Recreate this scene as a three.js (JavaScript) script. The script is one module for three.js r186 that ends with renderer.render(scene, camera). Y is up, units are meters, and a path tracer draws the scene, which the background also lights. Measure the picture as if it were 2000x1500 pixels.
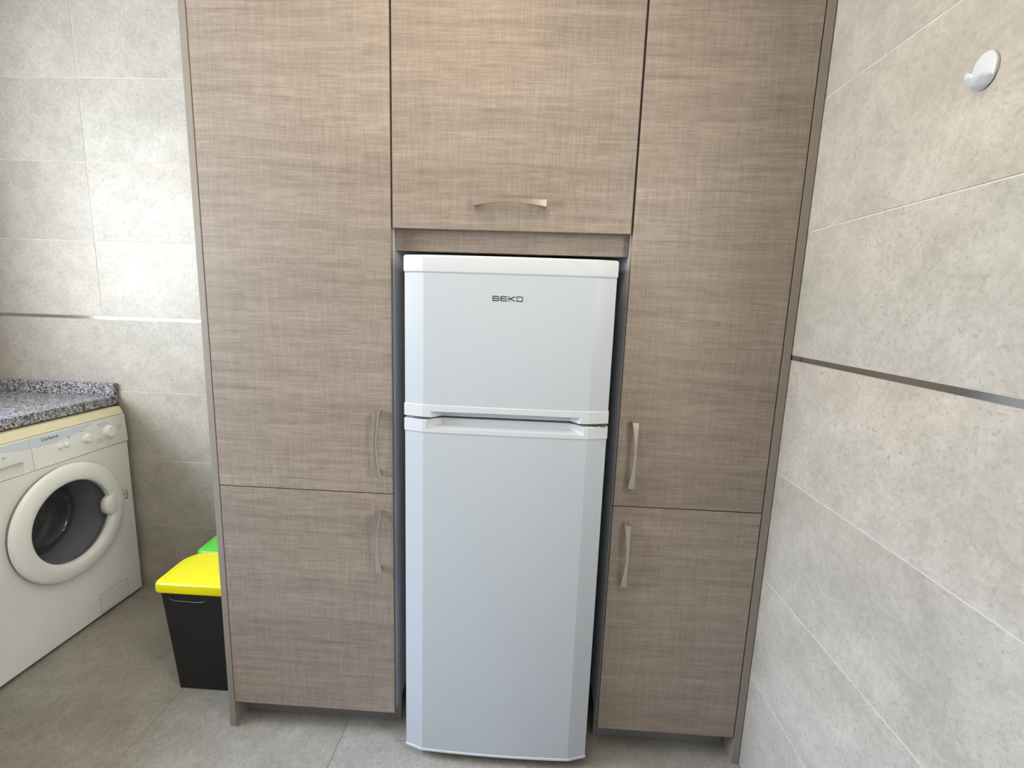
import * as THREE from 'three';
import { RoundedBoxGeometry } from 'three/addons/geometries/RoundedBoxGeometry.js';
import { ConvexGeometry } from 'three/addons/geometries/ConvexGeometry.js';
import { mergeGeometries, mergeVertices, toCreasedNormals } from 'three/addons/utils/BufferGeometryUtils.js';
import { RectAreaLightUniformsLib } from 'three/addons/lights/RectAreaLightUniformsLib.js';
import { Brush, Evaluator, SUBTRACTION } from 'three-bvh-csg';

// ------------------------------------------------------------------ camera, sky, daylight, exposure
const scene = new THREE.Scene();
const renderer = new THREE.WebGLRenderer();
renderer.toneMapping = THREE.LinearToneMapping;
renderer.toneMappingExposure = 1.18;
renderer.shadowMap.enabled = true;
RectAreaLightUniformsLib.init();

const camera = new THREE.PerspectiveCamera(2 * Math.atan(750 / 925.9) * 180 / Math.PI, 4 / 3, 0.05, 60);
camera.position.set(0, 1.3173, 1.235);
camera.rotation.set(-0.164427, 0.0447013, 0.0337788, 'YXZ');
scene.add(camera);

scene.background = new THREE.Color().setRGB(2.0, 2.6, 3.4);          // even daylight sky

// room, metres: cabinet fronts stand in the plane z = 0
const XL = -2.32, XR = 0.6546, ZB = -0.66, ZF = 2.6, YC = 2.5;
const WIN = { z0: -0.08, z1: 1.6, y0: 1.08, y1: 2.12 };                 // window over the worktop, left wall
const FILL_WIN = { z0: 0.74, z1: 1.24, y0: 1.2, y1: 2.12 };                // added unseen opening, right wall, for fill light on the washing machine
function daylight(name, w, h, pos, target, color, level) {
  const l = new THREE.RectAreaLight(color, level, w, h);
  l.name = name; l.position.set(...pos); l.lookAt(...target); scene.add(l);
  return l;
}
daylight('window_daylight', WIN.z1 - WIN.z0 - 0.1, WIN.y1 - WIN.y0 - 0.1, [XL - 0.23, (WIN.y0 + WIN.y1) / 2, (WIN.z0 + WIN.z1) / 2], [0, (WIN.y0 + WIN.y1) / 2, (WIN.z0 + WIN.z1) / 2], new THREE.Color().setRGB(0.94, 0.98, 1.0), 10.5);
daylight('sky_daylight', 2.6, 2.6, [XL - 2.4, 3.7, 0.45], [XL, 1.6, 0.6], new THREE.Color().setRGB(0.57, 0.83, 1.27), 29);
daylight('fill_daylight', FILL_WIN.z1 - FILL_WIN.z0 - 0.1, FILL_WIN.y1 - FILL_WIN.y0 - 0.1, [XR + 0.06, (FILL_WIN.y0 + FILL_WIN.y1) / 2, (FILL_WIN.z0 + FILL_WIN.z1) / 2], [0, (FILL_WIN.y0 + FILL_WIN.y1) / 2, (FILL_WIN.z0 + FILL_WIN.z1) / 2], new THREE.Color().setRGB(1.0, 0.95, 0.85), 11);  // added fill light towards the washing machine, not a known source

// ------------------------------------------------------------------ helpers
function rng(seed) { let a = seed >>> 0; return () => { a = (a + 0x6D2B79F5) | 0; let t = Math.imul(a ^ (a >>> 15), 1 | a); t = (t + Math.imul(t ^ (t >>> 7), 61 | t)) ^ t; return ((t ^ (t >>> 14)) >>> 0) / 4294967296; }; }
function noise(px, py, seed) {                                        // periodic value noise on the unit square
  const r = rng(seed), g = new Float32Array(px * py); for (let i = 0; i < g.length; i++) g[i] = r();
  return (u, v) => {
    const x = u * px, y = v * py; let xi = Math.floor(x), yi = Math.floor(y); let fx = x - xi, fy = y - yi;
    fx = fx * fx * (3 - 2 * fx); fy = fy * fy * (3 - 2 * fy);
    xi = ((xi % px) + px) % px; yi = ((yi % py) + py) % py; const x1 = (xi + 1) % px, y1 = (yi + 1) % py;
    const a = g[yi * px + xi], b = g[yi * px + x1], c = g[y1 * px + xi], d = g[y1 * px + x1];
    return a + (b - a) * fx + (c - a) * fy + (a - b - c + d) * fx * fy;
  };
}
function dataTexture(w, h, fn, srgb = true) {
  const d = new Uint8Array(w * h * 4), o = [0, 0, 0];
  for (let y = 0, i = 0; y < h; y++) for (let x = 0; x < w; x++, i += 4) {
    fn((x + 0.5) / w, (y + 0.5) / h, o);
    d[i] = Math.max(0, Math.min(255, o[0])); d[i + 1] = Math.max(0, Math.min(255, o[1])); d[i + 2] = Math.max(0, Math.min(255, o[2])); d[i + 3] = 255;
  }
  const t = new THREE.DataTexture(d, w, h); t.wrapS = t.wrapT = THREE.RepeatWrapping; t.magFilter = THREE.LinearFilter; t.minFilter = THREE.LinearMipmapLinearFilter; t.generateMipmaps = true;
  if (srgb) t.colorSpace = THREE.SRGBColorSpace;
  t.needsUpdate = true; return t;
}
const counts = {};
function numbered(n) { const k = counts[n] = (counts[n] ?? -1) + 1; return k ? n + '_' + String(k).padStart(3, '0') : n; }
function shadows(o) { o.castShadow = o.receiveShadow = true; return o; }
function thing(name, label, category, pos, group) {
  const o = new THREE.Group(); o.name = numbered(name); o.position.set(...pos); o.userData = { label, category }; if (group) o.userData.group = group;
  o.userData.base = undefined; delete o.userData.base; scene.add(o); return o;
}
function rootOf(o) { while (o.parent && o.parent !== scene) o = o.parent; return o; }
function part(parent, name, geo, mat, label) {                        // geo in world axes for unturned things
  const r = rootOf(parent); if (!r.userData.local_axes) geo.translate(-r.position.x, -r.position.y, -r.position.z);
  const m = shadows(new THREE.Mesh(geo, mat)); m.name = name; parent.add(m); if (label) m.userData.label = label; return m;
}
function structure(name, geo, mat, label, category) {
  const m = shadows(new THREE.Mesh(geo, mat)); m.name = name; m.userData = { kind: 'structure', label, category }; scene.add(m); return m;
}
function boxUV(geo, su, sv, ou = 0, ov = 0, turn = false) {           // uv in metres / texture size, by the way each face points
  if (geo.index) geo = geo.toNonIndexed();
  const p = geo.attributes.position, n = geo.attributes.normal, uv = new Float32Array(p.count * 2);
  for (let i = 0; i < p.count; i += 3) {
    const ax = Math.abs(n.getX(i) + n.getX(i + 1) + n.getX(i + 2)), ay = Math.abs(n.getY(i) + n.getY(i + 1) + n.getY(i + 2)), az = Math.abs(n.getZ(i) + n.getZ(i + 1) + n.getZ(i + 2));
    for (let k = i; k < i + 3; k++) {
      let a, b; if (az >= ax && az >= ay) { a = p.getX(k); b = p.getY(k); } else if (ax >= ay) { a = p.getZ(k); b = p.getY(k); } else { a = p.getX(k); b = p.getZ(k); }
      if (turn) [a, b] = [b, a];
      uv[2 * k] = a / su + ou; uv[2 * k + 1] = b / sv + ov;
    }
  }
  geo.setAttribute('uv', new THREE.BufferAttribute(uv, 2)); return geo;
}
function box(x0, x1, y0, y1, z0, z1, r = 0, seg = 2) {
  const g = r ? new RoundedBoxGeometry(x1 - x0, y1 - y0, z1 - z0, seg, r) : new THREE.BoxGeometry(x1 - x0, y1 - y0, z1 - z0);
  g.translate((x0 + x1) / 2, (y0 + y1) / 2, (z0 + z1) / 2); return g;
}
function merge(list) { return mergeGeometries(list.map((g) => { const h = g.index ? g.toNonIndexed() : g; for (const k of Object.keys(h.attributes)) if (!['position', 'normal', 'uv'].includes(k)) h.deleteAttribute(k); if (!h.attributes.uv) h.setAttribute('uv', new THREE.BufferAttribute(new Float32Array(h.attributes.position.count * 2), 2)); return h; })); }
function prismY(pts, y0, y1, bevel = 0, seg = 2) {                    // outline [x, z] drawn up from y0 to y1
  const s = new THREE.Shape(pts.map(([x, z]) => new THREE.Vector2(x, -z)));
  const g = new THREE.ExtrudeGeometry(s, { depth: y1 - y0 - 2 * bevel, bevelEnabled: bevel > 0, bevelSize: bevel, bevelOffset: -bevel, bevelThickness: bevel, bevelSegments: seg, curveSegments: 12 });
  g.rotateX(-Math.PI / 2); g.translate(0, y0 + bevel, 0);
  return toCreasedNormals(g, 0.21);
}
const std = (c, roughness = 0.5, extra = {}) => new THREE.MeshPhysicalMaterial({ color: new THREE.Color(c), roughness, ...extra });

// ------------------------------------------------------------------ materials
const TILE = 1.5;
function stoneTexture(seed, light, dark, tint, specks) {
  const a = noise(5, 5, seed), b = noise(13, 13, seed + 1), c = noise(41, 41, seed + 2), d = noise(170, 170, seed + 3), e = noise(560, 560, seed + 4), w = noise(7, 7, seed + 5), s = noise(330, 330, seed + 6), q = noise(9, 9, seed + 7), t = noise(4, 4, seed + 8);
  return dataTexture(1536, 1536, (u, v, o) => {
    const uu = u + 0.03 * (w(u, v) - 0.5), vv = v + 0.03 * (w(v, u) - 0.5);
    let f = 0.18 * a(uu, vv) + 0.2 * b(uu, vv) + 0.2 * c(u, v) + 0.22 * d(u, v) + 0.2 * e(u, v);
    f = 0.5 + (f - 0.5) * 1.6;
    const k = s(u, v), area = q(uu, vv); if (k > 0.86 - 0.1 * area) f -= specks * (k - 0.86 + 0.1 * area) * 3.2;
    f = Math.max(0, Math.min(1, f)); const m = (t(uu, vv) - 0.5) * tint;
    for (let i = 0; i < 3; i++) o[i] = dark[i] + (light[i] - dark[i]) * f + (i === 0 ? m : i === 2 ? -m : 0);
  });
}
const tileTex = stoneTexture(11, [205, 200, 192], [168, 163, 154], 3, 1.3);
const floorTex = stoneTexture(57, [174, 171, 164], [138, 134, 127], 3, 1.0);
const fineBump = (() => { const a = noise(60, 60, 301), b = noise(300, 300, 302); return dataTexture(1024, 1024, (u, v, o) => { o[0] = o[1] = o[2] = 255 * (0.6 * a(u, v) + 0.4 * b(u, v)); }, false); })();
const M = {};
M.tile = [0, 1, 2, 3].map((i) => std(['#ffffff', '#fcfaf8', '#f9f7f5', '#fffdfb'][i], 0.42, { map: tileTex, bumpMap: fineBump, bumpScale: 0.0006 }));
M.floorTile = [0, 1, 2].map((i) => std(['#ffffff', '#faf8f5', '#f7f6f4'][i], 0.5, { map: floorTex, bumpMap: fineBump, bumpScale: 0.0006 }));
M.grout = std('#d9d4ca', 0.9);
M.floorGrout = std('#8f8b84', 0.9);
M.ceiling = std('#f4efe6', 0.95);
M.plaster = std('#7d7873', 0.95);
const WU = 1.3, WV = 1.3;
const woodTex = (() => {
  const band = noise(2, 22, 401), mid = noise(5, 90, 402), fine = noise(24, 380, 403), finest = noise(60, 800, 404), thr = noise(560, 34, 405), thr2 = noise(190, 12, 406), mod = noise(7, 7, 407), wp = noise(5, 7, 408), wp2 = noise(3, 3, 409), tone = noise(2, 5, 410), dark = noise(9, 300, 411), hatch = noise(800, 110, 412);
  return dataTexture(2048, 2048, (u, v, o) => {
    const vv = v + 0.010 * (wp(u, v) - 0.5) + 0.02 * (wp2(u, v) - 0.5);
    let f = 0.5 + 0.17 * (band(u, vv) - 0.5) + 0.22 * (mid(u, vv) - 0.5) + 0.26 * (fine(u, vv) - 0.5) + 0.20 * (finest(u, v) - 0.5) + 0.14 * (tone(u, v) - 0.5);
    const m = mod(u, v); f += (0.10 + 0.20 * m) * (thr(u, v) - 0.5) + 0.08 * (thr2(u, v) - 0.5) + 0.12 * (hatch(u, v) - 0.5);
    const k = dark(u, vv); if (k > 0.78) f -= (k - 0.78) * 0.9;
    f = Math.max(0, Math.min(1, f));
    o[0] = 119 + 58 * f; o[1] = 107 + 56 * f; o[2] = 97 + 53 * f;
  });
})();
M.wood = std('#ffffff', 0.5, { map: woodTex, bumpMap: woodTex, bumpScale: 0.0002 });
M.woodEdge = std('#8d857b', 0.5, { bumpMap: fineBump, bumpScale: 0.0003 });
M.carcass = std('#cccdcf', 0.4);
M.plinth = std('#8d8c8b', 0.35);
M.steel = std('#d6cfc2', 0.34, { metalness: 1 });
M.trim = std('#c9c9c8', 0.16, { metalness: 1 });
M.fridge = std('#bcc3ca', 0.28, { clearcoat: 0.3, clearcoatRoughness: 0.15 });
M.fridgeTrim = std('#ccd0d4', 0.25, { clearcoat: 0.3, clearcoatRoughness: 0.15 });
M.chromeDark = std('#8d9092', 0.25, { metalness: 1 });
M.black = std('#151515', 0.6);
M.gasket = std('#7c8794', 0.7);
M.washer = std('#f4f4f0', 0.33, { clearcoat: 0.2, clearcoatRoughness: 0.2 });
M.washerPanel = std('#f1f1ed', 0.38);
M.washerLid = std('#efe6c2', 0.4);
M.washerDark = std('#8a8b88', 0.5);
M.white = std('#f2f2ef', 0.3);
M.frame = std('#f1f1ee', 0.4);
const graniteTex = (() => {
  const r = rng(77), N = 125, cell = new Float32Array(N * N * 3); for (let i = 0; i < N * N; i++) { cell[3 * i] = r(); cell[3 * i + 1] = r(); cell[3 * i + 2] = r(); }
  const g = noise(400, 400, 78);
  return dataTexture(1024, 1024, (u, v, o) => {
    const x = u * N, y = v * N, xi = Math.floor(x), yi = Math.floor(y); let best = 9, val = 0;
    for (let j = -1; j < 2; j++) for (let i = -1; i < 2; i++) { const cx = ((xi + i) % N + N) % N, cy = ((yi + j) % N + N) % N, k = 3 * (cy * N + cx), dx = xi + i + cell[k] - x, dy = yi + j + cell[k + 1] - y, d = dx * dx + dy * dy; if (d < best) { best = d; val = cell[k + 2]; } }
    const c = val < 0.2 ? 70 : val < 0.42 ? 108 : val < 0.72 ? 150 : 184, n = (g(u, v) - 0.5) * 50;
    o[0] = c + n; o[1] = c + n; o[2] = c + n + 3;
  });
})();
M.granite = std('#ffffff', 0.2, { map: graniteTex });
M.glass = new THREE.MeshPhysicalMaterial({ color: 0xffffff, roughness: 0.02, transmission: 1, thickness: 0, ior: 1.5 });

// ------------------------------------------------------------------ tiles and walls
const rt = rng(5);
function tileGeo(w, h, t, su) {                                       // tile in its own axes: face +z at z = 0, centred
  const b = 0.0012, W = w / 2, H = h / 2, P = [], N = [];
  const quad = (a, b2, c, d, n) => { for (const p of [a, b2, c, a, c, d]) { P.push(...p); N.push(...n); } };
  quad([-W + b, -H + b, 0], [W - b, -H + b, 0], [W - b, H - b, 0], [-W + b, H - b, 0], [0, 0, 1]);
  const s = Math.SQRT1_2;
  quad([-W, -H, -b], [W, -H, -b], [W - b, -H + b, 0], [-W + b, -H + b, 0], [0, -s, s]); quad([W, H, -b], [-W, H, -b], [-W + b, H - b, 0], [W - b, H - b, 0], [0, s, s]);
  quad([W, -H, -b], [W, H, -b], [W - b, H - b, 0], [W - b, -H + b, 0], [s, 0, s]); quad([-W, H, -b], [-W, -H, -b], [-W + b, -H + b, 0], [-W + b, H - b, 0], [-s, 0, s]);
  quad([-W, -H, -t], [W, -H, -t], [W, -H, -b], [-W, -H, -b], [0, -1, 0]); quad([W, H, -t], [-W, H, -t], [-W, H, -b], [W, H, -b], [0, 1, 0]);
  quad([W, -H, -t], [W, H, -t], [W, H, -b], [W, -H, -b], [1, 0, 0]); quad([-W, H, -t], [-W, -H, -t], [-W, -H, -b], [-W, H, -b], [-1, 0, 0]);
  const g = new THREE.BufferGeometry(); g.setAttribute('position', new THREE.Float32BufferAttribute(P, 3)); g.setAttribute('normal', new THREE.Float32BufferAttribute(N, 3));
  return boxUV(g, su, su, rt(), rt());
}
function layTile(wall, a0, a1, b0, b1, place, mats) {                 // place(a, b) -> [position, turn]
  if (a1 - a0 < 0.02 || b1 - b0 < 0.02) return;
  const j = 0.0009, m = shadows(new THREE.Mesh(tileGeo(a1 - a0 - 2 * j, b1 - b0 - 2 * j, 0.008, TILE), mats[Math.floor(rt() * mats.length)]));
  m.name = 'tile'; place(m, (a0 + a1) / 2, (b0 + b1) / 2, (rt() - 0.5) * 0.0005); wall.add(m);
}
const TRY0 = 1.2045, TRY1 = 1.2155, ROW = 0.3015;
const rows = [0, 1, 2, 3].map((i) => [i * (TRY0 / 4), (i + 1) * (TRY0 / 4)]).concat([0, 1, 2, 3, 4].map((i) => [TRY1 + i * 0.302, Math.min(YC, TRY1 + (i + 1) * 0.302)]));
const S = 0.009;                                                      // tiles stand 9 mm proud of the slab
// back wall
const wallBack = structure('wall_back', box(XL - 0.2, XR + 0.2, -0.1, YC + 0.1, ZB - 0.15, ZB - S + 0.0078), M.grout, 'back wall clad in beige stone-look tiles behind the cabinets', 'wall');
rows.forEach(([y0, y1], i) => {
  const start = i < 4 ? -2.295 : -2.69, len = i < 4 ? 0.95 : 0.9; for (let x = start - len; x < XR; x += len) layTile(wallBack, Math.max(x, XL), Math.min(x + len, XR), y0, y1, (m, a, b, d) => m.position.set(a, b, ZB + d), M.tile);
});
// right wall
const RW = (y0, y1, z0, z1) => box(XR + S - 0.0078, XR + 0.15, y0, y1, z0, z1);
const wallRight = structure('wall_right', merge([RW(-0.1, YC + 0.1, ZB - 0.15, FILL_WIN.z0), RW(-0.1, YC + 0.1, FILL_WIN.z1, ZF + 0.15), RW(-0.1, FILL_WIN.y0, FILL_WIN.z0, FILL_WIN.z1), RW(FILL_WIN.y1, YC + 0.1, FILL_WIN.z0, FILL_WIN.z1)]), M.grout, 'right wall of beige speckled stone-look tiles with thin pale joints', 'wall');
function clad(wall, start, y0, y1, O, put) {                          // one tile course, cut round the opening O
  for (let z = start - 0.9; z < ZF; z += 0.9) {
    const a0 = Math.max(z, ZB), a1 = Math.min(z + 0.9, ZF), c0 = Math.max(a0, O.z0), c1 = Math.min(a1, O.z1);
    if (y1 <= O.y0 || y0 >= O.y1) { layTile(wall, a0, a1, y0, y1, put, M.tile); continue; }
    layTile(wall, a0, Math.min(a1, O.z0), y0, y1, put, M.tile); layTile(wall, Math.max(a0, O.z1), a1, y0, y1, put, M.tile);
    layTile(wall, c0, c1, y0, Math.min(y1, O.y0), put, M.tile); layTile(wall, c0, c1, Math.max(y0, O.y1), y1, put, M.tile);
  }
}
rows.forEach(([y0, y1], i) => clad(wallRight, i % 2 ? -0.16 : -0.22, y0, y1, FILL_WIN, (m, a, b, d) => { m.position.set(XR - d, b, a); m.rotation.y = -Math.PI / 2; }));
// left wall with the window opening
const wallLeft = structure('wall_left', merge([box(XL - 0.3, XL - S + 0.0078, -0.1, YC + 0.1, ZB - 0.15, WIN.z0), box(XL - 0.3, XL - S + 0.0078, -0.1, YC + 0.1, WIN.z1, ZF + 0.15), box(XL - 0.3, XL - S + 0.0078, -0.1, WIN.y0, WIN.z0, WIN.z1), box(XL - 0.3, XL - S + 0.0078, WIN.y1, YC + 0.1, WIN.z0, WIN.z1)]), M.grout, 'left wall of beige tiles with a window over the worktop', 'wall');
rows.forEach(([y0, y1]) => clad(wallLeft, ZB - 0.22, y0, y1, WIN, (m, a, b, d) => { m.position.set(XL + d, b, a); m.rotation.y = Math.PI / 2; }));
structure('wall_front', box(XL - 0.2, XR + 0.2, -0.1, YC + 0.1, ZF, ZF + 0.15), M.plaster, 'plain plastered wall facing the cabinets', 'wall');
structure('ceiling', box(XL - 0.2, XR + 0.2, YC, YC + 0.15, ZB - 0.15, ZF + 0.15), M.ceiling, 'plain white plastered ceiling', 'ceiling');
// floor
const floor = structure('floor', box(XL - 0.2, XR + 0.2, -0.15, -S + 0.0078, ZB - 0.15, ZF + 0.15), M.floorGrout, 'grey stone-look floor tiles with thin pale joints', 'floor');
for (let x = -1.137 - 1.2; x < XR; x += 0.5992) for (let z = -2.12; z < ZF; z += 1.2) {
  const a0 = Math.max(x, XL), a1 = Math.min(x + 0.5992, XR), c0 = Math.max(z, ZB), c1 = Math.min(z + 1.2, ZF); if (c1 < c0) continue;
  layTile(floor, a0, a1, c0, c1, (m, a, b, d) => { m.position.set(a, 0.0002 - Math.abs(d), b); m.rotation.x = -Math.PI / 2; }, M.floorTile);
}
// metal listel round the tiles
structure('trim_1', box(XL, XR, TRY0 - 0.0006, TRY1 + 0.0006, ZB - 0.006, ZB + 0.0003), M.trim, 'thin steel strip between tile courses on the back wall', 'trim');
structure('trim_2', box(XR - 0.0003, XR + 0.006, TRY0 - 0.0006, TRY1 + 0.0006, ZB, FILL_WIN.z0 - 0.002), M.trim, 'thin steel strip between tile courses on the right wall', 'trim');
structure('trim_3', merge([box(XL - 0.006, XL + 0.0003, TRY0 - 0.0006, TRY1 + 0.0006, ZB, WIN.z0 - 0.06), box(XL - 0.006, XL + 0.0003, TRY0 - 0.0006, TRY1 + 0.0006, WIN.z1 + 0.06, ZF)]), M.trim, 'thin steel strip between tile courses on the left wall', 'trim');
// window over the worktop, out of the picture
function glazing(name, label, w, h, mullion) {                        // own axes: facing +z, centred
  const o = new THREE.Group(); o.name = name; o.userData = { kind: 'structure', label, category: name.split('_')[0], local_axes: true }; scene.add(o);
  const f = 0.05, bars = [box(-w / 2, -w / 2 + f, -h / 2, h / 2, -0.03, 0.03), box(w / 2 - f, w / 2, -h / 2, h / 2, -0.03, 0.03), box(-w / 2 + f, w / 2 - f, h / 2 - f, h / 2, -0.03, 0.03), box(-w / 2 + f, w / 2 - f, -h / 2, -h / 2 + f, -0.03, 0.03)];
  if (mullion) bars.push(box(-f / 2, f / 2, -h / 2 + f, h / 2 - f, -0.03, 0.03));
  part(o, 'frame', merge(bars), M.frame); const xs = mullion ? [[-w / 2 + f, -f / 2], [f / 2, w / 2 - f]] : [[-w / 2 + f, w / 2 - f]];
  for (const [a, b] of xs) { const g = new THREE.PlaneGeometry(b - a, h - 2 * f); g.translate((a + b) / 2, 0, 0); part(o, 'pane', g, M.glass); }
  return o;
}
const win = glazing('window_1', 'white framed window over the granite worktop', WIN.z1 - WIN.z0, WIN.y1 - WIN.y0, true); win.position.set(XL - 0.265, (WIN.y0 + WIN.y1) / 2, (WIN.z0 + WIN.z1) / 2); win.rotation.y = Math.PI / 2;

const win2 = glazing('window_added_2', 'white framed window added in the right tiled wall for fill light', FILL_WIN.z1 - FILL_WIN.z0, FILL_WIN.y1 - FILL_WIN.y0, false); win2.position.set(XR + 0.11, (FILL_WIN.y0 + FILL_WIN.y1) / 2, (FILL_WIN.z0 + FILL_WIN.z1) / 2); win2.rotation.y = -Math.PI / 2;  // made-up window, added to go with the fill light

// ------------------------------------------------------------------ ceiling lamp (above the picture)
{
  const lx = -0.3, lz = 0.72, w = 0.24, t = thing('ceiling_lamp', 'square white ceiling lamp above the cabinet fronts', 'lamp', [lx, YC - 0.04, lz]);
  part(t, 'housing', merge([box(lx - w - 0.02, lx + w + 0.02, YC - 0.01, YC - 0.0005, lz - w - 0.02, lz + w + 0.02), box(lx - w - 0.02, lx - w, YC - 0.045, YC - 0.01, lz - w - 0.02, lz + w + 0.02), box(lx + w, lx + w + 0.02, YC - 0.045, YC - 0.01, lz - w - 0.02, lz + w + 0.02), box(lx - w, lx + w, YC - 0.045, YC - 0.01, lz - w - 0.02, lz - w), box(lx - w, lx + w, YC - 0.045, YC - 0.01, lz + w, lz + w + 0.02)]), M.white);
  part(t, 'diffuser', box(lx - w, lx + w, YC - 0.04, YC - 0.012, lz - w, lz + w), std('#fff6e6', 0.6, { emissive: new THREE.Color('#ffe9c8'), emissiveIntensity: 1.0 }));
  const l = new THREE.RectAreaLight(new THREE.Color().setRGB(1, 0.78, 0.50), 9, 2 * w, 2 * w); l.name = 'ceiling_lamp_light'; l.position.set(lx, YC - 0.048, lz); l.lookAt(lx, 0, lz); scene.add(l);
}

// ------------------------------------------------------------------ tall cabinets
const ru = rng(21);
function woodBox(x0, x1, y0, y1, z0, z1, turn = false) { return boxUV(box(x0, x1, y0, y1, z0, z1, 0.0008, 1), WU, WV, ru(), ru(), turn); }
function handleGeo(len) {                                             // bow handle along local y; straight edge at -x, hollow edge at +x, mounted on z = 0
  const n = 40, P = [], I = [];
  const sec = (t) => {
    const a = Math.abs(t), w = 0.0075 + 0.0105 * Math.pow(a, 1.7), zo = 0.0235 + 0.0065 * (1 - t * t), zi = a > 0.86 ? 0 : zo - (0.0065 + 0.010 * Math.pow(a / 0.86, 6)), y = t * len / 2 * 1;
    const x0 = -0.009 + 0.0016 * (1 - t * t), x1 = x0 + w, r = 0.0014;
    return [[x0, y, zi], [x1, y, zi], [x1, y, zo - r], [x1 - r, y, zo], [x0 + r, y, zo], [x0, y, zo - r]];
  };
  const ts = []; for (let i = 0; i <= n; i++) ts.push(-1 + 2 * i / n); ts.push(-0.861, 0.861, -0.859, 0.859); ts.sort((p, q) => p - q);
  for (const t of ts) for (const p of sec(t)) P.push(...p);
  const K = 6; for (let i = 0; i < ts.length - 1; i++) for (let k = 0; k < K; k++) { const a = i * K + k, b = i * K + (k + 1) % K, c = a + K, d = b + K; I.push(a, b, c, b, d, c); }
  const e = (ts.length - 1) * K; for (let k = 1; k < K - 1; k++) { I.push(0, k + 1, k); I.push(e, e + k, e + k + 1); }
  const g = new THREE.BufferGeometry(); g.setAttribute('position', new THREE.Float32BufferAttribute(P, 3)); g.setIndex(I);
  return toCreasedNormals(g, 0.5);
}
const handleG = handleGeo(0.18);
function handle(door, x, y, mode) {
  const g = handleG.clone(); if (mode === 'right') g.scale(-1, 1, 1), flip(g); if (mode === 'flat') g.rotateZ(-Math.PI / 2);
  g.translate(x, y, 0); return part(door, 'handle', g, M.steel, 'brushed steel bow handle');
}
function flip(g) { for (const k of ['position', 'normal']) { const a = g.attributes[k]; for (let i = 0; i < a.count; i += 3) { const t = [a.getX(i), a.getY(i), a.getZ(i)]; a.setXYZ(i, a.getX(i + 1), a.getY(i + 1), a.getZ(i + 1)); a.setXYZ(i + 1, ...t); } } }
const TOP = 2.32, DZ = -0.019, CZ = -0.0215, BK = ZB + 0.004;         // door back, carcass front, carcass back
const SPLIT = 0.787, DB = 0.0885;
function carcass(x0, x1, y0, y1) { const t = 0.016; return merge([box(x0, x0 + t, y0, y1, BK, CZ), box(x1 - t, x1, y0, y1, BK, CZ), box(x0 + t, x1 - t, y0, y0 + t, BK, CZ), box(x0 + t, x1 - t, y1 - t, y1, BK, CZ), box(x0 + t, x1 - t, y0 + t, y1 - t, BK, BK + 0.008), box(x0 + t, x1 - t, SPLIT - 0.008, SPLIT + 0.008, BK + 0.01, CZ)]); }
function tallCabinet(label, x0, x1, px0, px1, hx, mode, partner) {
  const t = thing('tall_cabinet', label, 'cabinet', [(x0 + x1) / 2, 0, (BK + CZ) / 2]);
  const b = part(t, 'body', carcass(Math.min(x0, partner ?? x0), x1, 0.09, TOP), M.carcass);
  part(t, 'side_panel', woodBox(px0, px1, 0.0005, TOP, BK, 0, true), M.woodEdge);
  part(t, 'plinth', box(x0, x1, 0.0005, 0.089, -0.082, -0.066), M.plinth, 'grey recessed plinth board');
  const up = part(t, 'door', woodBox(x0 + 0.0015, x1 - 0.0015, SPLIT + 0.0015, TOP, DZ, 0), M.wood), lo = part(t, 'door', woodBox(x0 + 0.0015, x1 - 0.0015, DB, SPLIT - 0.0015, DZ, 0), M.wood);
  handle(up, hx, 0.937, mode); handle(lo, hx, 0.6515, mode);
  return t;
}
tallCabinet('tall brown wood-grain cabinet between the fridge and the waste bins', -0.8745, -0.3755, -0.8935, -0.8755, -0.413, 'left');
tallCabinet('tall brown wood-grain cabinet between the fridge and the tiled wall', 0.2315, 0.6305, 0.632, 0.6525, 0.2715, 'right');
{
  const t = thing('bridge_cabinet', 'wood-grain flap cabinet with a horizontal handle over the fridge', 'cabinet', [-0.072, 1.448, (BK + CZ) / 2]);
  const c = 0.016, x0 = -0.3745, x1 = 0.2305, y0 = 1.504, y1 = TOP;
  part(t, 'body', merge([box(x0, x0 + c, y0, y1, BK, CZ), box(x1 - c, x1, y0, y1, BK, CZ), box(x0 + c, x1 - c, y0, y0 + c, BK, CZ), box(x0 + c, x1 - c, y1 - c, y1, BK, CZ), box(x0 + c, x1 - c, y0 + c, y1 - c, BK, BK + 0.008)]), M.carcass);
  part(t, 'filler_panel', woodBox(x0 + 0.0005, x1 - 0.0005, 1.449, 1.5035, -0.052, -0.034), M.wood, 'narrow wood-grain strip under the flap');
  const d = part(t, 'flap_door', woodBox(-0.372, 0.2275, 1.5015, TOP, DZ, 0), M.wood);
  handle(d, -0.075, 1.5655, 'flat');
}

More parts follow.
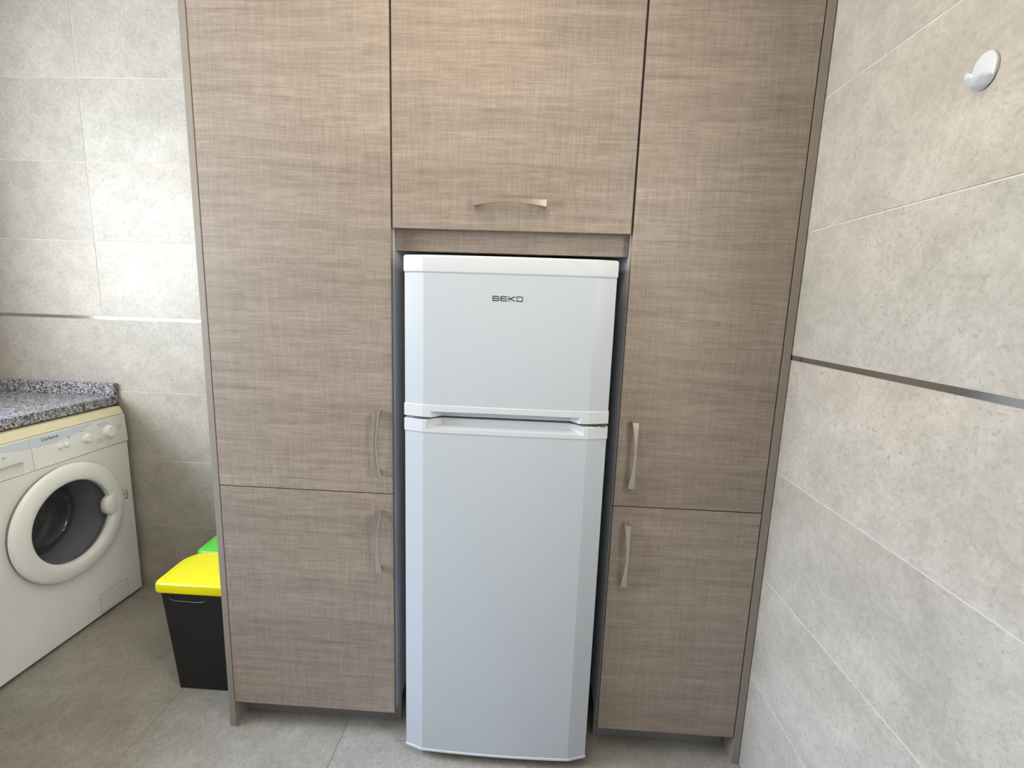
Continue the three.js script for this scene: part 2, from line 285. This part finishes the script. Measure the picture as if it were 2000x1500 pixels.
// ------------------------------------------------------------------ refrigerator
{
  const t = thing('refrigerator', 'white two-door fridge freezer standing in the cabinet niche', 'refrigerator', [-0.0675, 0, -0.25]);
  const xl = -0.3285, xr = 0.1935, prof = (e, zb) => {
    const L = xl - e, R = xr + e, c = 0.051, p = [[L, zb], [L, 0.0465 + e], [L + c, 0.0625 + e]];
    for (let i = 1; i < 20; i++) { const u = i / 20; p.push([L + c + (R - L - 2 * c) * u, 0.0625 + e + 0.005 * (1 - (2 * u - 1) ** 2)]); }
    p.push([R - c, 0.0625 + e], [R, 0.0465 + e], [R, zb]); return p.reverse();
  };
  part(t, 'body', box(xl + 0.003, xr - 0.003, 0.045, 1.425, -0.56, -0.008, 0.004), M.fridge);
  for (const [x, z] of [[xl + 0.05, -0.05], [xr - 0.05, -0.05], [xl + 0.05, -0.5], [xr - 0.05, -0.5]]) { const g = new THREE.CylinderGeometry(0.02, 0.022, 0.0445, 16); g.translate(x, 0.0225, z); part(t, 'foot', g, M.black); }
  part(t, 'base_grille', box(xl + 0.01, xr - 0.01, 0.008, 0.044, -0.03, 0.0), M.black);
  const ev = new Evaluator(); ev.attributes = ['position', 'normal']; ev.useGroups = false;
  const cut = (geo, pts) => { const a = geo.clone(); a.deleteAttribute('uv'); const b = new ConvexGeometry(pts.map((p) => new THREE.Vector3(...p))); for (const k of Object.keys(b.attributes)) if (!['position', 'normal'].includes(k)) b.deleteAttribute(k); const A = new Brush(mergeVertices(a)), B = new Brush(mergeVertices(b)); A.updateMatrixWorld(); B.updateMatrixWorld(); return toCreasedNormals(ev.evaluate(A, B, SUBTRACTION).geometry, 0.25); };
  const fz = part(t, 'freezer_door', prismY(prof(0, 0.004), 1.06, 1.389), M.fridge);
  part(fz, 'top_cap', prismY(prof(0.0018, 0.004), 1.3885, 1.432, 0.006, 8), M.fridgeTrim);
  const f0 = -0.275, f1 = 0.138, b0 = -0.235, b1 = 0.1;
  part(fz, 'lower_trim', cut(prismY(prof(0.0018, 0.004), 1.0275, 1.0605, 0.0015, 2), [[f0, 1.0505, 0.085], [f1, 1.0505, 0.085], [f0, 1.0, 0.085], [f1, 1.0, 0.085], [b0, 1.034, 0.038], [b1, 1.034, 0.038], [b0, 1.0, 0.038], [b1, 1.0, 0.038]]), M.fridgeTrim);
  const fd = part(t, 'fridge_door', prismY(prof(0, 0.004), 0.041, 0.988), M.fridge);
  part(fd, 'upper_trim', cut(prismY(prof(0.0018, 0.004), 0.9875, 1.0205, 0.0015, 2), [[f0, 1.000, 0.085], [f1, 1.000, 0.085], [f0, 1.05, 0.085], [f1, 1.05, 0.085], [f0 + 0.006, 0.997, 0.058], [f1 - 0.006, 0.997, 0.058], [b0, 1.006, 0.034], [b1, 1.006, 0.034], [b0, 1.05, 0.03], [b1, 1.05, 0.03]]), M.fridgeTrim);
  part(fd, 'lower_trim', prismY(prof(0.0015, 0.004), 0.0335, 0.0415, 0.002, 2), M.fridgeTrim);
  part(t, 'gasket', box(xl + 0.012, xr - 0.012, 0.06, 1.415, -0.0078, 0.0038), M.gasket);
  part(t, 'hinge', merge([box(0.152, 0.189, 1.0212, 1.0268, 0.02, 0.055), box(0.158, 0.166, 1.0208, 1.0272, 0.05, 0.0595), box(0.175, 0.181, 1.0208, 1.0272, 0.046, 0.056)]), M.chromeDark, 'steel hinge plate between the two doors');
  // raised brand letters
  const st = 0.0026, W = 0.0165, Hh = 0.0128, gap = 0.0028, L = [];
  const bar = (x0, y0, x1, y1) => { const a = Math.atan2(y1 - y0, x1 - x0), l = Math.hypot(x1 - x0, y1 - y0), g = new RoundedBoxGeometry(l + st, st, 0.0014, 1, 0.0004); g.rotateZ(a); g.translate((x0 + x1) / 2, (y0 + y1) / 2, 0); L.push(g); };
  const h = st / 2; let x = 0;
  bar(x + h, h, x + h, Hh - h); bar(x + h, Hh - h, x + W - 2.2 * h, Hh - h); bar(x + h, Hh / 2, x + W - 1.6 * h, Hh / 2); bar(x + h, h, x + W - 1.4 * h, h); bar(x + W - h, Hh - 2 * h, x + W - h, Hh / 2 + 1.4 * h); bar(x + W - h, Hh / 2 - 1.4 * h, x + W - h, 2 * h); x += W + gap;
  bar(x + h, 1.6 * h, x + h, Hh - 1.6 * h); bar(x + 1.6 * h, Hh - h, x + W - h, Hh - h); bar(x + h, Hh / 2, x + W - h, Hh / 2); bar(x + 1.6 * h, h, x + W - h, h); x += W + gap;
  bar(x + h, h, x + h, Hh - h); bar(x + 3.2 * h, Hh / 2, x + W - h, Hh - h); bar(x + 3.2 * h, Hh / 2, x + W - h, h); x += W + gap;
  bar(x + h, 1.8 * h, x + h, Hh - 1.8 * h); bar(x + W - h, 1.8 * h, x + W - h, Hh - 1.8 * h); bar(x + 1.8 * h, h, x + W - 1.8 * h, h); bar(x + 1.8 * h, Hh - h, x + W - 1.8 * h, Hh - h);
  const lg = merge(L); lg.translate(-0.107, 1.3262, 0.0677); part(fz, 'brand_letters', lg, M.chromeDark, 'small chrome letters reading BEKO');
}

// ------------------------------------------------------------------ washing machine (own axes: front +z, viewer's right +x)
{
  const t = thing('washing_machine', 'white front-loading washing machine under the granite worktop', 'washing machine', [-1.72, 0, -0.343]);
  t.userData.local_axes = true; t.rotation.y = Math.PI / 2;
  const W = 0.2975, cx = 0.006, cy = 0.466;
  const circle = (r) => { const p = new THREE.Path(); p.absarc(cx, cy, r, 0, Math.PI * 2, true); return p; };
  const fs = new THREE.Shape(); fs.moveTo(-W + 0.004, 0.016); fs.lineTo(W - 0.004, 0.016); fs.lineTo(W - 0.004, 0.6895); fs.lineTo(-W + 0.004, 0.6895); fs.closePath(); fs.holes.push(circle(0.172));
  const fp = new THREE.ExtrudeGeometry(fs, { depth: 0.008, bevelEnabled: true, bevelSize: 0.004, bevelThickness: 0.004, bevelSegments: 3, curveSegments: 64 }); fp.translate(0, 0, -0.012);
  const body = part(t, 'body', merge([box(-W, W, 0.012, 0.812, -0.53, -0.522), box(-W, -W + 0.006, 0.012, 0.812, -0.522, -0.013), box(W - 0.006, W, 0.012, 0.812, -0.522, -0.013), box(-W + 0.006, W - 0.006, 0.012, 0.018, -0.522, -0.013), box(-W + 0.006, W - 0.006, 0.69, 0.812, -0.522, -0.018)]), M.washer);
  part(t, 'front_panel', toCreasedNormals(fp, 0.5), M.washer);
  for (const [x, z] of [[-0.25, -0.06], [0.25, -0.06], [-0.25, -0.48], [0.25, -0.48]]) { const g = new THREE.CylinderGeometry(0.018, 0.02, 0.012, 16); g.translate(x, 0.0065, z); part(t, 'foot', g, M.black); }
  part(t, 'base_strip', box(-W + 0.01, W - 0.01, 0.002, 0.012, -0.09, -0.03), M.black);
  // lid and control panel, leaning back a little
  const side = (pts, x0, x1, bev = 0.003) => { const s = new THREE.Shape(pts.map(([z, y]) => new THREE.Vector2(-z, y))); const g = new THREE.ExtrudeGeometry(s, { depth: x1 - x0 - 2 * bev, bevelEnabled: true, bevelSize: bev, bevelOffset: -bev, bevelThickness: bev, bevelSegments: 3 }); g.rotateY(Math.PI / 2); g.translate(x0 + bev, 0, 0); return toCreasedNormals(g, 0.5); };
  part(t, 'lid', side([[-0.53, 0.8145], [-0.0045, 0.8145], [-0.018, 0.843], [-0.53, 0.843]].reverse(), -W, W, 0.003), M.washerLid, 'yellowed cream top cover');
  const pz = 0.004, panelPts = [[-0.0145, 0.6965], [pz, 0.6965], [pz - 0.006, 0.8125], [-0.0145, 0.8125]].reverse();
  const cp = part(t, 'control_panel', side(panelPts, -0.083, W, 0.002), M.washerPanel);
  const dr = (() => {                                                 // drawer front with a finger pocket let into it
    const s2 = new THREE.Shape(); s2.moveTo(-W, 0.6965); s2.lineTo(-0.086, 0.6965); s2.lineTo(-0.086, 0.8125); s2.lineTo(-W, 0.8125); s2.closePath();
    const hole = new THREE.Path(); hole.moveTo(-0.275, 0.7); hole.lineTo(-0.275, 0.7375); hole.lineTo(-0.116, 0.7375); hole.lineTo(-0.116, 0.7); hole.closePath(); s2.holes.push(hole);
    const g = new THREE.ExtrudeGeometry(s2, { depth: 0.0165, bevelEnabled: true, bevelSize: 0.0015, bevelOffset: -0.0015, bevelThickness: 0.0015, bevelSegments: 2 }); g.translate(0, 0, -0.0148); g.applyMatrix4(new THREE.Matrix4().set(1, 0, 0, 0, 0, 1, 0, 0, 0, -0.052, 1, 0.0385, 0, 0, 0, 1));
    return part(t, 'detergent_drawer', toCreasedNormals(g, 0.5), M.washerPanel);
  })();
  part(dr, 'finger_pocket', (() => { const q = [[-0.278, 0.7, 0.0035], [-0.113, 0.7, 0.0035], [-0.113, 0.7405, -0.0145], [-0.278, 0.7405, -0.0145]], g = new THREE.BufferGeometry(); g.setAttribute('position', new THREE.Float32BufferAttribute([0, 1, 2, 0, 2, 3].flatMap((i) => q[i]), 3)); g.computeVertexNormals(); return g; })(), std('#d9d9d4', 0.45, { side: THREE.DoubleSide }));
  const printed = (w, h, px, py, draw) => { const c = document.createElement('canvas'); c.width = px; c.height = py; const k = c.getContext('2d'); draw(k, px, py); const tx = new THREE.CanvasTexture(c); tx.colorSpace = THREE.SRGBColorSpace; return [new THREE.PlaneGeometry(w, h), new THREE.MeshStandardMaterial({ map: tx, transparent: true, roughness: 0.45, side: THREE.DoubleSide })]; };
  const lean = -Math.atan2(0.006, 0.116);
  const swoosh = (k, w, h, x0, total) => {                            // pale blue crescent hanging from the panel's upper edge
    const X = (m) => (m - x0) / total * w, top = 0; k.beginPath(); k.moveTo(X(-0.24), top); k.quadraticCurveTo(X(-0.03), h * 1.12, X(0.15), top); k.closePath(); k.fillStyle = 'rgba(222,229,241,0.95)'; k.fill();
    k.beginPath(); k.moveTo(X(-0.24), top); k.quadraticCurveTo(X(-0.03), h * 1.12, X(0.15), top); k.strokeStyle = 'rgba(196,208,226,0.95)'; k.lineWidth = 5; k.stroke();
  };
  { const [g, m] = printed(0.376, 0.106, 1504, 424, (k, w, h) => {
      const x0 = -0.081, P = (mx) => (mx - x0) / 0.376 * w, Q = (my) => (0.8085 - my) / 0.106 * h;
      k.save(); k.beginPath(); k.rect(0, 0, w, h); k.clip(); swoosh(k, w, 240, x0, 0.376); k.restore();
      k.fillStyle = '#2c3350'; k.font = 'bold 62px sans-serif'; k.textAlign = 'center'; k.fillText('Corberó', P(-0.018), Q(0.789));
      k.strokeStyle = 'rgba(110,112,118,0.75)'; k.lineWidth = 3;
      const tick = (mx, my, r0, r1, a) => { k.beginPath(); k.moveTo(P(mx) + Math.cos(a) * r0 * 4000, Q(my) - Math.sin(a) * r0 * 4000); k.lineTo(P(mx) + Math.cos(a) * r1 * 4000, Q(my) - Math.sin(a) * r1 * 4000); k.stroke(); };
      for (let i = 0; i < 12; i++) tick(0.1175, 0.755, 0.022, 0.026, i / 12 * 6.283); for (let i = 0; i < 18; i++) tick(0.211, 0.757, 0.0305, 0.034, i / 18 * 6.283);
      for (let i = 0; i < 3; i++) { k.fillStyle = 'rgba(120,122,128,0.6)'; k.fillRect(P(0.165 + 0.004 * i), Q(0.797 - 0.006 * i), 210 - 20 * i, 5); k.fillRect(P(0.155), Q(0.737 - 0.007 * i), 105, 5); k.fillRect(P(0.25), Q(0.772 - 0.008 * i), 90, 5); }
      k.fillRect(P(0.095), Q(0.787), 90, 5);
    }); g.rotateX(lean); g.translate(0.107, 0.7545, 0.0016); part(cp, 'print', g, m, 'brand name and dial markings'); }
  { const [g, m] = printed(0.206, 0.106, 824, 424, (k, w, h) => { swoosh(k, w, 240, -0.293, 0.206); k.fillStyle = 'rgba(110,112,118,0.6)'; k.fillRect(640 - 180, 300 - 150, 46, 8); k.fillRect(640 - 180, 300 - 136, 30, 8); }); g.rotateX(lean); g.translate(-0.19, 0.7545, 0.0031); part(dr, 'print', g, m); }
  const knob = (name, x, y, r, d) => { const pr = [[0, d], [r * 0.72, d], [r * 0.82, d - 0.002], [r * 0.9, 0.006], [r, 0.004], [r, 0]].map(([a, b]) => new THREE.Vector2(a, b)); const g = new THREE.LatheGeometry(pr.reverse(), 40); g.rotateX(Math.PI / 2); g.translate(x, y, 0.0008); const k = part(t, name, toCreasedNormals(g, 0.5), M.white); const ri = box(x - 0.0018, x + 0.0018, y - r * 0.66, y + r * 0.66, d - 0.002, d + 0.004, 0.001); part(k, 'grip_ridge', ri, M.white); return k; };
  knob('dial', 0.1175, 0.755, 0.0195, 0.016); knob('dial', 0.211, 0.757, 0.0275, 0.02);
  for (const x of [0.011, 0.037]) { const g = new THREE.LatheGeometry([[0, 0.009], [0.007, 0.0088], [0.0102, 0.0062], [0.0106, 0]].map(([a, b]) => new THREE.Vector2(a, b)).reverse(), 32); g.rotateX(Math.PI / 2); g.translate(x, 0.7525, 0.0006); part(t, 'button', g, M.white); }
  { const g = new THREE.CylinderGeometry(0.0022, 0.0022, 0.003, 16); g.rotateX(Math.PI / 2); g.translate(0.048, 0.777, 0.0012); part(t, 'indicator_light', g, M.washerDark); }
  // porthole door
  const lathe = (pts, seg = 96) => { const g = new THREE.LatheGeometry(pts.map(([r, z]) => new THREE.Vector2(r, z)), seg); g.rotateX(Math.PI / 2); g.translate(cx, cy, 0); return g; };
  const dp = [[0.153, 0.010], [0.153, 0.026], [0.155, 0.0315], [0.160, 0.035], [0.168, 0.0368], [0.180, 0.037], [0.195, 0.0352], [0.206, 0.0325], [0.213, 0.0295], [0.2175, 0.0255], [0.219, 0.021], [0.218, 0.0175], [0.214, 0.016], [0.153, 0.010]].reverse();
  const door = part(t, 'porthole_door', toCreasedNormals(lathe(dp), 0.6), M.washer);
  part(door, 'door_collar', lathe([[0.2105, -0.0006], [0.2105, 0.0165], [0.160, 0.0165], [0.160, -0.006]].reverse()), M.washerDark, 'collar behind the door ring with its shade put into the grey');  // dark grey stands for the ring's shaded side wall and gap
  const bowl = [[0.153, 0.017], [0.150, 0.004], [0.142, -0.015], [0.128, -0.05], [0.114, -0.08], [0.106, -0.096], [0.098, -0.103], [0.085, -0.106], [0.04, -0.108], [0.0001, -0.1085]];
  part(door, 'glass_bowl', lathe(bowl), new THREE.MeshPhysicalMaterial({ color: new THREE.Color('#c9cbcf'), roughness: 0.03, transmission: 0.94, thickness: 0, ior: 1.5, side: THREE.DoubleSide }), 'dark glass bowl');
  part(t, 'rubber_seal', lathe([[0.172, -0.008], [0.170, -0.03], [0.150, -0.05], [0.140, -0.11], [0.152, -0.13]]), std('#a9abae', 0.6, { side: THREE.DoubleSide }));
  const holes = (() => dataTexture(2048, 1024, (u, v, o) => { const x = (u * 180) % 1 - 0.5, y = (v * 52 + (Math.floor(u * 180) % 2) * 0.5) % 1 - 0.5, d = Math.hypot(x, y); const c = d < 0.3 ? 0 : 255; o[0] = o[1] = o[2] = c; }, false))();
  part(t, 'drum', lathe([[0.152, -0.13], [0.24, -0.15], [0.24, -0.40], [0.20, -0.45], [0.0001, -0.455]], 72), std('#b9bbbd', 0.35, { metalness: 0.9, bumpMap: holes, bumpScale: 0.004, side: THREE.DoubleSide }), 'perforated steel drum seen through the glass');
  { const s = new THREE.Shape(); s.moveTo(0.016, 0.044); s.quadraticCurveTo(-0.026, 0.04, -0.026, 0); s.quadraticCurveTo(-0.026, -0.04, 0.016, -0.044); s.quadraticCurveTo(0.028, -0.02, 0.028, 0); s.quadraticCurveTo(0.028, 0.02, 0.016, 0.044); const g = new THREE.ExtrudeGeometry(s, { depth: 0.014, bevelEnabled: true, bevelSize: 0.006, bevelOffset: -0.006, bevelThickness: 0.008, bevelSegments: 5, curveSegments: 16 }); g.translate(0.156, cy - 0.002, 0.016); part(door, 'door_handle', toCreasedNormals(g, 0.7), M.white); }
  part(t, 'hatch_shade_rim', box(0.0958, 0.2267, 0.0205, 0.0978, -0.004, 0.0002), M.washerDark, 'dark rim standing for the shaded gap round the filter hatch');  // solid dark rim paints the shadow line of the gap
  part(t, 'filter_hatch', box(0.0975, 0.225, 0.022, 0.096, -0.003, 0.0016, 0.0012), M.washer);
  { const [g, m] = printed(0.032, 0.052, 128, 208, (k) => { k.fillStyle = 'rgba(150,116,104,0.5)'; k.fillRect(6, 8, 90, 10); k.fillRect(6, 26, 60, 8); for (let i = 0; i < 4; i++) k.fillRect(10, 60 + i * 16, 60, 7); k.fillRect(80, 50, 26, 90); k.fillRect(40, 150, 60, 40); }); g.translate(0.262, 0.465, 0.0006); part(t, 'warning_sticker', g, m, 'faded red-brown warning print'); }
  delete t.userData.base;
}

// ------------------------------------------------------------------ granite worktop with upstand
{
  const t = thing('worktop', 'speckled grey granite worktop over the washing machine', 'worktop', [-2.04, 0.848, 0.2]);
  const fx = -1.757;
  part(t, 'slab', boxUV(box(XL + 0.001, fx, 0.849, 0.886, ZB + 0.001, 1.4, 0.003, 2), 0.6, 0.6), M.granite);
  part(t, 'upstand', boxUV(box(XL + 0.022, fx, 0.8862, 0.938, ZB + 0.001, ZB + 0.021, 0.0015, 1), 0.6, 0.6, 0.3, 0.1), M.granite);
  part(t, 'upstand', boxUV(box(XL + 0.001, XL + 0.021, 0.8862, 0.938, ZB + 0.001, 1.4, 0.0015, 1), 0.6, 0.6, 0.7, 0.4), M.granite);
}
{
  const t = thing('base_cabinet', 'low wood-grain cabinet under the worktop beside the washing machine', 'cabinet', [-2.04, 0, 0.7]);
  part(t, 'body', box(XL + 0.004, -1.782, 0.09, 0.8485, 0.01, 1.398), M.carcass); part(t, 'plinth', box(-1.86, -1.845, 0.0005, 0.0895, 0.01, 1.398), M.plinth);
  for (const [a, b] of [[0.012, 0.702], [0.706, 1.396]]) part(t, 'door', woodBox(-1.781, -1.762, 0.0905, 0.84, a, b), M.wood);
}

// ------------------------------------------------------------------ waste bins
function bin(label, x0, x1, z0, z1, lidMat, blade) {                  // z1 front
  const t = thing('waste_bin', label, 'bin', [(x0 + x1) / 2, 0, (z0 + z1) / 2], 'lidded waste bins beside the tall cabinet');
  const rr = (X0, X1, Z0, Z1, r, n = 6, rb = r) => { const p = []; for (const [cx, cz, a, k] of [[X1 - r, Z1 - r, 0, r], [X0 + r, Z1 - r, 1, r], [X0 + rb, Z0 + rb, 2, rb], [X1 - rb, Z0 + rb, 3, rb]]) for (let i = 0; i <= n; i++) { const q = (a + i / n) * Math.PI / 2; p.push([cx + k * Math.cos(q), cz + k * Math.sin(q)]); } return p; };
  const H = 0.36, lo = rr(x0 + 0.05, x1 - 0.03, z0 + 0.015, z1 - 0.012, 0.012, 6, 0.05), hi = rr(x0 + 0.018, x1 - 0.012, z0 + 0.008, z1 - 0.004, 0.014, 6, 0.06), n = lo.length, P = [], I = [];
  const ring = (a, y) => a.forEach(([x, z]) => P.push(x, y, z)); ring(lo, 0.0005); ring(hi, H); ring(hi.map(([x, z]) => [x + (x < (x0 + x1) / 2 ? 0.003 : -0.003), z + (z < (z0 + z1) / 2 ? 0.003 : -0.003)]), H); ring(lo.map(([x, z]) => [x + (x < (x0 + x1) / 2 ? 0.003 : -0.003), z + (z < (z0 + z1) / 2 ? 0.003 : -0.003)]), 0.004);
  for (let k = 0; k < 3; k++) for (let i = 0; i < n; i++) { const a = k * n + i, b = k * n + (i + 1) % n; I.push(a, a + n, b, b, a + n, b + n); }
  for (let i = 1; i < n - 1; i++) { I.push(0, i, i + 1); I.push(3 * n, 3 * n + i + 1, 3 * n + i); }
  const g = new THREE.BufferGeometry(); g.setAttribute('position', new THREE.Float32BufferAttribute(P, 3)); g.setIndex(I);
  const b = part(t, 'body', toCreasedNormals(g, 0.5), M.bin, 'black tapered plastic body');
  // front grip pocket rim
  const c = new THREE.CatmullRomCurve3([[-0.06, 0.004], [-0.056, -0.004], [0, -0.009], [0.056, -0.006], [0.062, 0.001]].map(([x, y]) => new THREE.Vector3((x0 + x1) / 2 - 0.035 + x, H - 0.022 + y, z1 - 0.0035))); part(b, 'grip_rim', new THREE.TubeGeometry(c, 24, 0.0013, 6), M.binGloss);
  // lid: rounded outline, upright rim, top rising to the back
  const out = rr(x0, x1, z0, z1, 0.022, 10, 0.075), m = out.length, Q = [], J = [];
  const lay = (ins, y) => out.forEach(([x, z]) => { const k = 1 - ins / ((x1 - x0) / 2), kz = 1 - ins / ((z1 - z0) / 2), X = (x0 + x1) / 2 + (x - (x0 + x1) / 2) * k, Z = (z0 + z1) / 2 + (z - (z0 + z1) / 2) * kz; Q.push(X, y(Z), Z); });
  const up = (Z) => 0.012 * (z1 - Z) / (z1 - z0);
  lay(0.002, () => H - 0.004); lay(0, () => H - 0.0005); lay(0, (Z) => 0.380 + up(Z)); lay(0.002, (Z) => 0.3855 + up(Z)); lay(0.006, (Z) => 0.389 + up(Z)); lay(0.012, (Z) => 0.3905 + up(Z)); lay(0.019, (Z) => 0.3908 + up(Z)); lay(0.0205, (Z) => 0.3898 + up(Z)); lay(0.04, (Z) => 0.3906 + up(Z));
  const R = 9; for (let k = 0; k < R - 1; k++) for (let i = 0; i < m; i++) { const a = k * m + i, b2 = k * m + (i + 1) % m; J.push(a, a + m, b2, b2, a + m, b2 + m); }
  for (let i = 1; i < m - 1; i++) { J.push((R - 1) * m, (R - 1) * m + i + 1, (R - 1) * m + i); J.push(0, i, i + 1); }
  const l = new THREE.BufferGeometry(); l.setAttribute('position', new THREE.Float32BufferAttribute(Q, 3)); l.setIndex(J);
  part(t, 'lid', toCreasedNormals(l, 0.45), lidMat, blade);
  return t;
}
M.bin = std('#1a1a1b', 0.55); M.binGloss = std('#55585a', 0.25); M.yellow = std('#e3d700', 0.4); M.green = std('#5fc93f', 0.4);
bin('black waste bin with a bright yellow lid', -1.208, -0.912, -0.308, -0.116, M.yellow, 'bright yellow lid');
bin('black waste bin with a green lid behind the yellow one', -1.212, -0.906, -0.512, -0.318, M.green, 'green lid');

// ------------------------------------------------------------------ wall hook
{
  const t = thing('wall_hook', 'small white plastic hook stuck to the right tiled wall', 'hook', [XR, 1.682, 0.43]);
  t.userData.local_axes = true; t.rotation.y = -Math.PI / 2;          // own axes: facing +z, x = along the wall
  const s = new THREE.Shape(); s.absellipse(0, 0.003, 0.0205, 0.0255, 0, Math.PI * 2);
  const g = new THREE.ExtrudeGeometry(s, { depth: 0.002, bevelEnabled: true, bevelSize: 0.002, bevelOffset: -0.002, bevelThickness: 0.002, bevelSegments: 4, curveSegments: 32 }); g.translate(0, 0, 0.0024);
  part(t, 'plate', toCreasedNormals(g, 0.5), M.hook = std('#d3d5d9', 0.35));
  // cup: quarter of an ellipsoid open at the top, its rim dipping beside the plate and rising to the lip
  const n = 32, P = [], I = [], k = 12;
  for (const inner of [0, 1]) for (let j = 0; j <= k; j++) for (let i = 0; i <= n; i++) {
    const a = Math.PI + 0.42 + (i / n) * (Math.PI - 0.84), q = inner * 0.003, mid = Math.sin((i / n) * Math.PI), end = Math.PI / 2 * (0.5 + 0.48 * mid * mid), e = (j / k) * end;
    P.push((0.0198 - q) * Math.cos(a) * (1 - 0.1 * (j / k)), -0.001 + (0.0228 - q) * Math.sin(a) * Math.cos(e), 0.003 + (0.026 - q) * Math.sin(e) * (0.35 + 0.65 * mid));
  }
  const w = n + 1, o = (k + 1) * w; for (let s2 = 0; s2 < 2; s2++) for (let j = 0; j < k; j++) for (let i = 0; i < n; i++) { const a = s2 * o + j * w + i, b = a + 1, c = a + w, d = c + 1; s2 ? I.push(a, c, b, b, c, d) : I.push(a, b, c, b, d, c); }
  for (let i = 0; i < n; i++) { const a = k * w + i, b = a + 1, c = o + a, d = c + 1; I.push(a, b, c, b, d, c); }
  const h = new THREE.BufferGeometry(); h.setAttribute('position', new THREE.Float32BufferAttribute(P, 3)); h.setIndex(I); part(t, 'cup', toCreasedNormals(h, 0.6), M.hook);
}

scene.traverse((o) => { if (o.userData.local_axes !== undefined) delete o.userData.local_axes; });
renderer.render(scene, camera);
